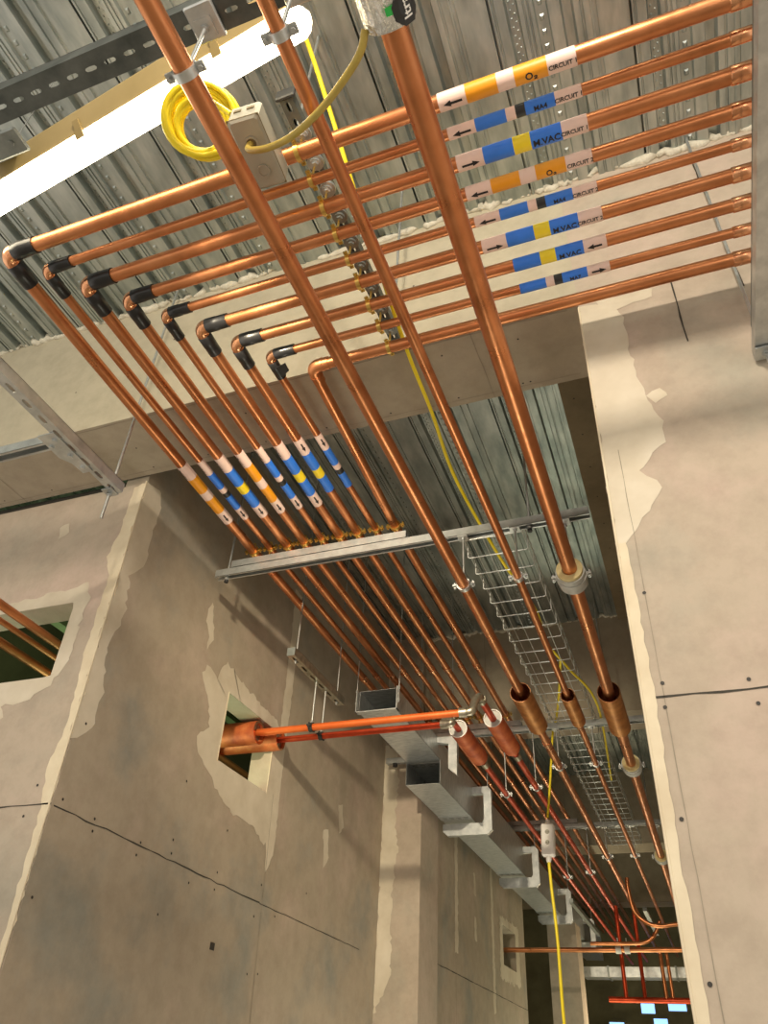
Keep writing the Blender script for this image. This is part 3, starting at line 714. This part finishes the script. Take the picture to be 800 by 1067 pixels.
# ================================================================== BATTEN LIGHT, COIL, JUNCTION BOX, CABLES
E1 = V((-.61,.655,3.85)); E2 = V((-2.02,.835,3.85)); U = (E2-E1).normalized()
F = V((0,.78,-.62)); F = (F-U*F.dot(U)).normalized(); W = U.cross(F)
Lb = (E2-E1).length
root = thing('batten_light', tuple((E1+E2)/2), 'long lit batten light with glowing diffuser and tan housing, under the deck at top left', 'lamp')
def extr(mb, prof, u0, u1, mi=0, smooth=False):
    vs = [E1+U*u+F*a+W*b for u in (u0,u1) for a, b in prof]; n = len(prof)
    mb.add(vs, [(i,(i+1)%n,n+(i+1)%n,n+i) for i in range(n)], mi, smooth); mb.add(vs[:n], [list(range(n))], mi); mb.add(vs[n:], [list(range(n))], mi)
prof = [(-.068,-.036),(-.068,.036),(-.060,.048),(0,.062),(0,-.062),(-.060,-.048)]
m = MB(); extr(m, prof, .0, Lb); m.build('housing', 'tan', root)
prof = [(.001,-.064)]+[(.001+.058*math.sin(PI*k/12), -.064*math.cos(PI*k/12)) for k in range(1,12)]+[(.001,.064)]
m = MB(); n = len(prof)
secs = [(-.035,.35),(-.030,.62),(-.018,.86),(0,1),(Lb,1),(Lb+.018,.86),(Lb+.030,.62),(Lb+.035,.35)]
vs = [E1+U*u+F*(a*sc)+W*(b*sc) for u, sc in secs for a, b in prof]
m.add(vs, [(s_*n+i,s_*n+(i+1)%n,(s_+1)*n+(i+1)%n,(s_+1)*n+i) for s_ in range(len(secs)-1) for i in range(n)], 0, True)
m.add(vs[:n], [list(range(n))]); m.add(vs[-n:], [list(range(n))]); m.build('diffuser', 'lamp', root)
for u in (.22,.72,1.2):
    for sd in (-1,1):
        m = MB(); m.obox(E1+U*u+F*.004+W*(sd*.0655), U, F, W, .03, .026, .004); m.obox(E1+U*u-F*.02+W*(sd*.060), U, F, W, .022, .03, .006); m.build('clip', 'tan', root)
m = MB(); c = V((-1.60,.665,3.80)); m.obox(c, X3, Y3, Z3, .20, .075, .012, 0, .005); m.tube([c+V((.06,0,-.006)),c+V((.06,0,-.012))], .009, 12); m.obox(c+V((-.02,.03,.05)), X3, Y3, Z3, .10, .02, .10); m.build('mounting_bracket', 'steel_dark', root)
for u in (.3,1.15):
    m = MB(); m.tube([E1+U*u-F*.05, V((E1+U*u-F*.05)[:2]+(ZD+.01,))], .002, 6); m.build('hanging_wire', 'steel', root)

# yellow coil
rnd = random.Random(11); m = MB(); cc = V((-.93,.765,3.72)); N0 = V((.25,-.55,-.80)).normalized()
pts = []
a_ = N0.cross(X3).normalized(); b_ = N0.cross(a_)
turns = 17
ph1 = [rnd.uniform(0,6.28) for _ in range(turns+1)]; rr_ = [rnd.uniform(.058,.108) for _ in range(turns+1)]; tz = [rnd.uniform(-.035,.035) for _ in range(turns+1)]
ST = 28
for k in range(turns*ST):
    t = k/ST; i0 = int(t); f = t-i0; f2 = f*f*(3-2*f)
    R_ = rr_[i0]*(1-f2)+rr_[i0+1]*f2; h = tz[i0]*(1-f2)+tz[i0+1]*f2
    ang = 2*PI*t
    sh = (rr_[i0]-.1)*.5
    pts.append(cc + a_*(R_*math.cos(ang)+sh) + b_*(R_*1.06*math.sin(ang)) + N0*(h+.014*math.sin(ang+ph1[i0]*.2)))
for k in range(1, 7): # tail runs to the junction box
    t = k/6; pts.append(pts[turns*ST-1].lerp(V((-.775,.715,3.545)), t))
m.tube(pts, .0070, 8); tag(m.build('coiled_cable', 'yellow'), 'bright yellow cable wound into a loose coil hanging below the lit batten', 'cable')

# junction box
root = thing('junction_box', (-.752,.805,3.52), 'grey plastic junction box with two round knockouts behind the low left pipe', 'box')
U2 = V((-.06,1,0)).normalized(); W2 = U2.cross(Z3)
c = V((-.742,.805,3.53)); m = MB(); m.obox(c, U2, W2, Z3, .185, .085, .075, 0, .006); m.build('box_body', 'grey_box', root)
m = MB(); m.obox(c-Z3*.030, U2, W2, Z3, .187, .087, .003); m.build('lid_seam', 'box_hole', root)
for du in (-.03,.045):
    p = c+U2*du-Z3*.038; m = MB(); m.hollow(p, p-Z3*.004, .017, .013, 24); m.tube([p+Z3*.001,p-Z3*.002], .013, 20, 1)
    m.build('knockout', ['grey_box','box_hole' if du < 0 else 'grey_box'], root)
m = MB()
for dx in (-.018,.018): m.obox(c-U2*.0935+W2*dx+Z3*.008, U2, W2, Z3, .003, .02, .010)
m.build('vent_slot', 'box_hole', root)
def smooth_path(pts, k=8):
    P = [V(p) for p in pts]; P = [P[0]*2-P[1]]+P+[P[-1]*2-P[-2]]; out = []
    for i in range(1, len(P)-2):
        for j in range(k):
            t = j/k; a, b, c_, d = P[i-1], P[i], P[i+1], P[i+2]
            out.append(.5*((2*b)+(c_-a)*t+(2*a-5*b+4*c_-d)*t*t+(3*b-a-3*c_+d)*t**3))
    out.append(P[-2]); return out
m = MB(); m.tube(smooth_path([(-.744,.775,3.492),(-.742,.775,3.46),(-.68,.767,3.415),(-.593,.740,3.368),(-.50,.700,3.352),(-.418,.653,3.352),(-.373,.620,3.358),(-.352,.59,3.375)]), .0085, 12)
tag(m.build('cable', 'olive'), 'thick olive cable curving from the grey junction box up to the foil wrap', 'cable')
# yellow supply cable along the deck into the tray
m = MB(); m.tube(smooth_path([(-.73,.40,4.36),(-.724,.828,4.30),(-.704,1.047,4.15),(-.693,1.237,4.02),(-.696,1.506,3.93),(-.712,1.879,3.885),(-.717,2.193,3.87),(-.733,2.61,3.84),(-.668,3.156,3.76),(-.614,3.453,3.73),(-.589,3.702,3.722),(-.60,4.05,3.718),(-.54,4.4,3.718),(-.50+.05,5.0,3.715),(-.55,6.5,3.715)]), .0075, 10)
tag(m.build('cable', 'yellow'), 'long yellow cable from the deck into the wire tray, running down the corridor', 'cable')
m = MB(); m.tube(smooth_path([(-.57,4.3,3.728),(-.66,4.75,3.722),(-.76,5.2,3.73),(-.80,5.29,3.70),(-.83,5.30,3.50),(-.865,5.30,3.25),(-.888,5.30,3.105)]), .0075, 10)
m.tube([(-.815,5.30,3.52),(-.818,5.30,3.50)], .0095, 10, 1)
tag(m.build('cable', ['yellow','black']), 'short yellow cable dropping from the wire tray to the hanging socket', 'cable')
# hanging socket
root = thing('hanging_socket', (-.90,5.3,2.96), 'white double trailing socket hanging on a yellow cable in the corridor', 'socket')
c = V((-.895,5.3,2.965)); tilt = V((.05,0,1)).normalized(); sx = tilt.cross(Y3)*-1
m = MB(); m.obox(c, tilt, Y3, sx, .20, .055, .085, 0, .008); m.build('socket_body', 'white', root)
for dz in (.045,-.02):
    m = MB(); p = c+tilt*dz-Y3*.0275; m.hollow(p, p-Y3*.004, .020, .015, 20); m.tube([p+Y3*.002,p-Y3*.001], .015, 16, 1)
    for s_ in (-1,1): m.tube([p+sx*(s_*.006), p+sx*(s_*.006)-Y3*.002], .0025, 8, 2)
    m.build('socket_outlet', ['white','grey_box','black'], root)
m = MB(); m.tube([c+tilt*.10, c+tilt*.125], .014, 14); m.build('gland', 'white', root)
m = MB(); m.tube([c-tilt*.10, c-tilt*.12, c-tilt*.135], [.018,.018,.013], 14); m.build('gland', 'white', root)
m = MB(); m.tube(smooth_path([tuple(c-tilt*.13),(-.898,5.3,2.70),(-.885,5.3,2.40),(-.885,5.3,2.0),(-.87,5.3,1.6)]), .0095, 10)
tag(m.build('cable', 'yellow'), 'yellow cable hanging straight down below the white trailing socket', 'cable')

# ================================================================== WIRE CABLE TRAY
root = thing('cable_tray', (-.66,3.0,3.70), 'zinc wire basket cable tray resting on the trapezes between the low pipes', 'tray')
TX0, TX1, TZ = -.80, -.505, 3.705
m = MB(); y = 2.90; 
while y < 8.6:
    m.tube([(TX0,y,TZ+.07),(TX0,y,TZ+.006),(TX0+.008,y,TZ),(TX1-.008,y,TZ),(TX1,y,TZ+.006),(TX1,y,TZ+.07)], .0034, 6); y += .15
m.build('cross_wire', 'tray_wire', root)
m = MB()
for x in (TX0+.055,TX0+.11,TX0+.185,TX0+.24): m.tube([(x,2.88,TZ+.004),(x,8.62,TZ+.004)], .0022, 6)
for x in (TX0+.004,TX1-.004):
    for z in (TZ+.03,): m.tube([(x,2.88,z),(x,8.62,z)], .0022, 6)
m.build('long_wire', 'tray_wire', root)
for x in (TX0-.002,TX1+.002):
    m = MB(); pts = []; k = 0; y = 2.9
    while y < 8.6: pts.append((x,y,TZ+.070+(.012 if k % 2 else -.008))); y += .03; k += 1
    m.tube(pts, .0025, 6); m.tube([(a,b+.015,c_) for a, b, c_ in pts], .0025, 6); m.build('edge_braid', 'tray_wire', root)

# ================================================================== RED / ORANGE PIPES
ZR = 3.17
def xpipe(y, x1, name, label, col='orange_pipe'):
    m = MB(); m.tube([(-2.75,y,ZR),(x1,y,ZR)], .0165, 20); return m
for (y, x1, yr, xr, zr, w, rr) in ((3.632,-.995,3.95,-.925,3.272,'upper',.019),(3.762,-1.135,3.97,-1.128,3.238,'lower',.017)):
    root = thing('orange_pipe', (-1.6,y,ZR), f'{w} of two bright orange pipes crossing from the wall opening to a tee', 'pipe', 'orange cross pipes')
    m = MB(); m.tube([(-2.85,y,ZR),(x1,y,ZR)], rr, 22); m.build('pipe_run', 'orange_pipe' if w == 'upper' else 'copper_red', root)
    m = MB(); m.tube([(x1-.02,y,ZR),(x1+.02,y,ZR)], rr+.007, 16)
    m.tube(smooth_path([(x1+.01,y,ZR),(x1+.045,y,ZR+.008),(xr-.015,y+.03,zr-.035 if w == 'upper' else zr-.02),(xr,y+.06,zr),(xr,y+.11,zr)], 5), rr+.003, 16)
    m.tube([(xr,y+.085,zr),(xr,y+.115,zr)], rr+.007, 16); m.build('elbow_fitting', 'fitting', root)
    # sleeve in the opening
    m = MB(); m.hollow((-2.62,y,ZR),(-2.10 if w == 'lower' else -2.17,y,ZR), .064 if w == 'upper' else .058, .050, 32, 0, 0, 1)
    m.tube([(-2.13 if w == 'lower' else -2.20,y,ZR),(-2.12 if w == 'lower' else -2.19,y,ZR)], .0505, 24, 2)
    tag(m.build('pipe_sleeve', ['terracotta','solder','fitting']), f'{"larger" if w=="upper" else "lower"} terracotta coloured sleeve set in the wall opening round an orange pipe', 'sleeve', 'terracotta sleeves in the wall opening')
RL = [(-1.128,3.85,3.238,.017,'left',13.0),(-.925,3.72,3.272,.019,'right',13.0)]
for x, y0, z, r, w, ye in RL:
    root = thing('red_pipe', (x,y0,z), f'{w} red copper pipe running down the corridor from an orange pipe fitting', 'pipe', 'red pipes along the corridor')
    m = MB(); m.tube([(x,y0,z),(x-.005,6,z),(x-.01,ye,z)], r, 20); m.build('pipe_run', 'copper_red', root)
    m = MB(); m.tube([(x,4.55,z),(x,4.62,z)], r+.004, 20); m.build('coupling', 'fitting', root)
    m = MB(); s0 = 4.0 if w == 'left' else 3.98
    m.hollow((x,s0,z),(x,s0+.46,z), .052, .047, 32, 0, 1, 1); m.tube([(x,s0+.012,z),(x,s0+.03,z)], .0472, 24, 2)
    tag(m.build('pipe_sleeve', ['terracotta','white','grey_shell']), f'{w} red sleeve with a white rim and grey packing around a red pipe', 'sleeve', 'white rimmed red sleeves')
    for y, t in ((5.19,'middle'),(7.62,'far')):
        ring_clamp('pipe_clamp', (x-.004,y,z), r, 'y', 3.655, f'ring clamp on the {w} red pipe, on a rod from the {t} trapeze', 'ring clamps on the red pipes')
# hanger channel over the orange pipes
root = thing('hanger_channel', (-1.85,3.6,3.46), 'short slotted channel hung beside the left wall above the orange pipes', 'strut')
m = MB(); channel(m, (-1.85,3.30,3.440), Y3, -Z3, .68, w=.045, h=.045, slots=True, pitch=.10); m.build('channel_body', 'fitting', root)
m = MB(); m.obox((-1.85,3.298,3.462), X3, Z3, Y3, .046, .046, .004); m.build('end_plate', 'steel_dark', root)
for y in (3.36,3.92):
    m = MB(); rod_mesh(m, (-1.85,y,3.42), (-1.85,y,ZD+.02), .0042); hexnut(m, (-1.85,y,3.432), Z3, .008, .008)
    m.build('rod', 'steel', root)
for y, w in ((3.632,'upper'),(3.762,'lower')):
    ring_clamp('pipe_clamp', (-1.85,y,ZR), .019 if w == 'upper' else .017, 'x', 3.44, f'dark ring clamp on the {w} orange pipe, hung from the short channel', 'clamps on the orange pipes', ('black','steel'), base=False)

# pipes going into the opening on the left
for k, (x, z, r) in enumerate(((-2.445,3.10,.019),(-2.545,3.10,.013),(-2.655,3.08,.020))):
    m = MB(); m.tube([(x,.6,z),(x-.02,2.25,z),(x-.06,6.0,z)], r, 18)
    tag(m.build('copper_pipe', 'copper' if k < 1 else 'copper_dark'), f'{["right","thin middle","left and darkest"][k]} copper pipe entering the opening at the left edge', 'pipe', 'pipes entering the left opening')
for k, x in enumerate((-2.55,-2.8,-3.05)):
    m = MB(); m.box((x-.03,2.6,3.55),(x+.03,4.5,3.60)); m.box((x-.03,3.2,3.54),(x+.03,3.22,3.61), 1)
    tag(m.build('joist', ['green_beam','black']), f'{["right","middle","left"][k]} dim green joist seen through the left opening', 'joist', 'green joists behind the left opening')

# ================================================================== GALVANISED TRUNKING
TXA, TXB = -1.805, -1.558
root = thing('cable_trunking', (-1.68,5.06,3.3), 'galvanised rectangular trunking along the left wall, open end facing the camera', 'trunking')
def duct(mb, y0, y1, z0, z1, xa=TXA, xb=TXB, t=.002, mi=0, top=True):
    mb.box((xa,y0,z0),(xb,y1,z0+t), mi); mb.box((xa,y0,z0),(xa+t,y1,z1), mi); mb.box((xb-t,y0,z0),(xb,y1,z1), mi)
    if top: mb.box((xa,y0,z1-t),(xb,y1,z1), mi)
def perf(mb, y, z, mi):
    for i in range(4):
        x = TXA+.04+i*.056; mb.box((x-.018,y-.012,z-.0015),(x+.018,y+.0,z-.0005), mi); mb.box((x-.012,y+.018,z-.0015),(x+.012,y+.03,z-.0005), mi)
m = MB(); duct(m, 5.06, 13.2, 3.300, 3.462, top=False); m.build('lower_duct', 'duct', root)
m = MB(); 
for y in (5.86,7.7,9.55): m.box((TXA-.002,y-.05,3.297),(TXB+.002,y+.05,3.300)); perf(m, y, 3.297, 1)
m.build('joint_plate', ['duct','steel_dark'], root)
root2 = thing('cable_trunking', (-1.68,4.1,3.47), 'upper galvanised trunking stacked above the open one, starting behind the orange pipes', 'trunking')
m = MB(); duct(m, 4.16, 13.2, 3.462, 3.60); m.build('upper_duct', 'duct', root2)
m = MB(); m.box((TXA+.003,5.10,3.459),(TXB-.003,5.20,3.462)); perf(m, 5.14, 3.459, 1)
m.build('joint_plate', ['duct','steel_dark'], root2)
# C shaped brackets
for k, y in enumerate((4.98,5.93,7.75,9.6,11.4)):
    zb, zt = (3.19,3.545) if k else (3.38,3.66)
    P_ = [(-1.80,zb+.03),(-1.765,zb),(-1.45,zb),(-1.415,zb+.035),(-1.415,zt-.03),(-1.44,zt),(-1.60,zt),(-1.56,zt-.055),(-1.475,zt-.055),(-1.475,zb+.105),(-1.49,zb+.085),(-1.80,zb+.085)]
    if k == 0: P_ = [(-1.475,3.37),(-1.415,3.32),(-1.415,3.56),(-1.44,3.59),(-1.556,3.59),(-1.556,3.555),(-1.475,3.54)]; zt = 3.59
    m = MB(); m.prism(P_, 'y', y, y+.045)
    m.tube([(-1.445,y+.022,zt-.005),(-1.445,y+.022,ZB-.001 if 5.6 < y < 6.0 or 9.3 < y < 9.7 else ZD+.02)], .004, 8, 0)
    tag(m.build('support_bracket', 'duct'), f'{["first","second","third","fourth","fifth"][k]} galvanised C bracket from the camera, wrapped round the trunking', 'bracket', 'C brackets on the trunking')
root = thing('trunking_cradle', (-1.68,4.17,3.46), 'U shaped strap cradle with bolts at the near end of the upper trunking', 'bracket')
m = MB(); m.box((TXA-.012,4.13,3.452),(TXB+.012,4.17,3.458)); m.box((TXA-.012,4.13,3.452),(TXA-.006,4.17,3.60)); m.box((TXB+.006,4.13,3.452),(TXB+.012,4.17,3.60)); m.build('strap', 'duct', root)
for x in (TXA-.016,TXB+.016):
    m = MB(); rod_mesh(m, (x,4.15,3.50), (x,4.15,ZD+.02), .0042); hexnut(m, (x,4.15,3.52), Z3, .009, .012); hexnut(m, (x,4.15,3.60), Z3, .009, .012); m.build('rod', 'steel', root)
root = thing('wall_bracket', (-2.0,5.4,3.60), 'small zinc strut stub with black end cap fixed beside the column top', 'bracket')
m = MB(); channel(m, (-2.10,5.45,3.60), X3, -Z3, .28, slots=True); m.build('stub', 'steel', root)
m = MB(); m.tube([(-2.03,5.44,3.575),(-2.03,5.44,3.60)], .018, 14); m.build('end_cap', 'black', root)

# ================================================================== FAR END OF THE CORRIDOR
ZF = 2.79
for k, (y, x0, x1, r) in enumerate(((8.55,-2.1,-.02,.022),(8.42,-1.10,-.02,.017))):
    root = thing('copper_pipe', (-1,y,ZF), ['long copper cross pipe low at the far end, coming out of the small wall opening','shorter copper pipe just above the far cross pipe'][k], 'pipe')
    m = MB()
    if k == 0: m.tube([(x0,y,ZF),(x1,y,ZF)], r, 16)
    else: m.tube(smooth_path([(x0,y,ZF+.035),(-.75,y,ZF+.035),(-.60,y,ZF+.045),(-.51,y,ZF+.10),(-.44,y,ZF+.22)]), r, 16)
    m.build('pipe_run', 'copper', root)
m = MB(); m.tube(smooth_path([(-.655,8,3.30),(-.653,8,3.175),(-.624,8,3.016),(-.537,8,2.93),(-.428,8,2.899),(-.288,8,2.912),(-.02,8,2.94)]), .018, 14)
tag(m.build('copper_pipe', 'copper'), 'curved copper offset pipe sweeping right at the far end of the corridor', 'pipe')
for k, (x, y, z0, z1, r) in enumerate(((-.885,9.0,2.43,3.25,.020),(-.71,9.0,2.43,3.25,.018),(-.515,9.0,2.43,2.83,.018),(-.455,9.0,2.43,2.83,.016))):
    m = MB(); m.tube([(x,y,z0),(x,y,z1)], r, 14)
    tag(m.build('drop_pipe', 'copper_red' if k < 2 else 'copper'), f'{["leftmost dark red","second dark red","left bright copper","right bright copper"][k]} vertical drop pipe at the far end', 'pipe', 'vertical drop pipes at the far end')
for k, x in enumerate((-.86,-.78)):
    m = MB(); m.hollow((x-.025,8.55,ZF),(x+.025,8.55,ZF), .034, .0225, 18); m.tube([(x,8.55,ZF+.03),(x,8.55,ZF+.10)], .005, 8)
    tag(m.build('pipe_clip', 'white'), f'{"left" if k==0 else "right"} white clip on the far cross pipe', 'clamp', 'white clips on the far cross pipe')
m = MB(); m.tube([(-1.05,9.0,2.43),(-.02,9.0,2.43)], .026, 16); tag(m.build('copper_pipe', 'copper_red'), 'lowest dark red pipe across the far end above the bright panes', 'pipe')
for k, (x, y0, y1) in enumerate(((-1.30,8.8,10.8),(-.62,9.3,10.8))):
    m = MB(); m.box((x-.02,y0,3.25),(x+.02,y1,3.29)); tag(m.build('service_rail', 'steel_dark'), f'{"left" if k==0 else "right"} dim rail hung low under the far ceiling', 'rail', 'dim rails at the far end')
root = thing('supply_duct', (-1.2,11.5,2.9), 'dim galvanised duct crossing low at the far end', 'duct')
m = MB(); m.box((-1.6,11.3,2.88),(-.02,11.6,2.99)); m.build('duct_body', 'duct', root)
m = MB()
for x in (-1.3,-.9,-.5): m.box((x,11.28,2.87),(x+.02,11.62,3.0))
m.build('flange', 'steel_dark', root)

# ================================================================== CAMERA
M3 = Matrix(((0.936459,0.174009,0.304573),(0.347485,-0.578863,-0.737680),(0.047943,0.796642,-0.602547)))
cam = bpy.data.cameras.new('camera'); co = bpy.data.objects.new('camera', cam); COL.objects.link(co)
q = M3.to_quaternion(); co.rotation_mode = 'QUATERNION'; co.rotation_quaternion = q; co.location = (0,0,1.6)
cam.sensor_fit = 'VERTICAL'; cam.sensor_height = 36; cam.lens = 801/1067*36
cam.clip_start = .02; cam.clip_end = 100
S.camera = co

# ================================================================== LIGHT
w = bpy.data.worlds.new('World'); S.world = w; w.use_nodes = True
bg = w.node_tree.nodes['Background']; bg.inputs[0].default_value = (1,.93,.81,1); bg.inputs[1].default_value = 1.08
def area(loc, target, size, power, col, sy=None):
    l = bpy.data.lights.new('unseen_light', 'AREA'); l.energy = power; l.color = col; l.size = size
    if sy: l.shape = 'RECTANGLE'; l.size_y = sy
    o = bpy.data.objects.new('unseen_light', l); COL.objects.link(o); o.location = loc
    o.rotation_euler = (V(target)-V(loc)).to_track_quat('-Z','Y').to_euler(); return o
area((.05,-1.0,4.16), (0,2.0,3.0), .16, 66, (1,.88,.72))
area((1.6,-2.2,2.6), (-1.6,2.2,2.6), .9, 12, (1,.88,.70))  # unseen light added behind the camera as weak fill
area((-.9,4.9,.5), (-1.0,4.6,4), 1.0, 30, (1,.93,.74))  # unseen upward light added to brighten the corridor
area((-.9,8.8,.5), (-1.0,8.6,4), 1.0, 26, (.95,1,.72))  # same kind of added upward fill, for the far corridor
def spot(loc, target, power, angle, col, rad):
    l = bpy.data.lights.new('added_spot', 'SPOT'); l.energy = power; l.color = col; l.spot_size = math.radians(angle); l.spot_blend = 1; l.shadow_soft_size = rad
    o = bpy.data.objects.new('added_spot', l); COL.objects.link(o); o.location = loc
    o.rotation_euler = (V(target)-V(loc)).to_track_quat('-Z','Y').to_euler(); return o
spot((-1.1,.78,3.66), (-1.75,5.5,2.9), 430, 54, (1,.86,.62), .05)  # added spot near the batten, brightens the left wall and column
l = bpy.data.lights.new('added_point', 'POINT'); l.energy = 30; l.color = (.75,1,.6); l.shadow_soft_size = .2  # added light behind the left wall so the joists show
o = bpy.data.objects.new('added_point', l); COL.objects.link(o); o.location = (-2.9,3.3,2.6)
l = bpy.data.lights.new('added_point', 'POINT'); l.energy = 40; l.color = (1,.85,.55); l.shadow_soft_size = .3  # added fill near the far end, no fitting modelled
o = bpy.data.objects.new('added_point', l); COL.objects.link(o); o.location = (-.9,10.8,2.2)
S.view_settings.view_transform = 'Standard'; S.view_settings.look = 'None'
S.view_settings.exposure = 0.0; S.view_settings.gamma = 1; S.view_settings.use_curve_mapping = False
for o in bpy.data.objects:
    if len(str(o.get('label','')).split()) > 16: print('LONG', o['label'])
    if '_w' in o: del o['_w']
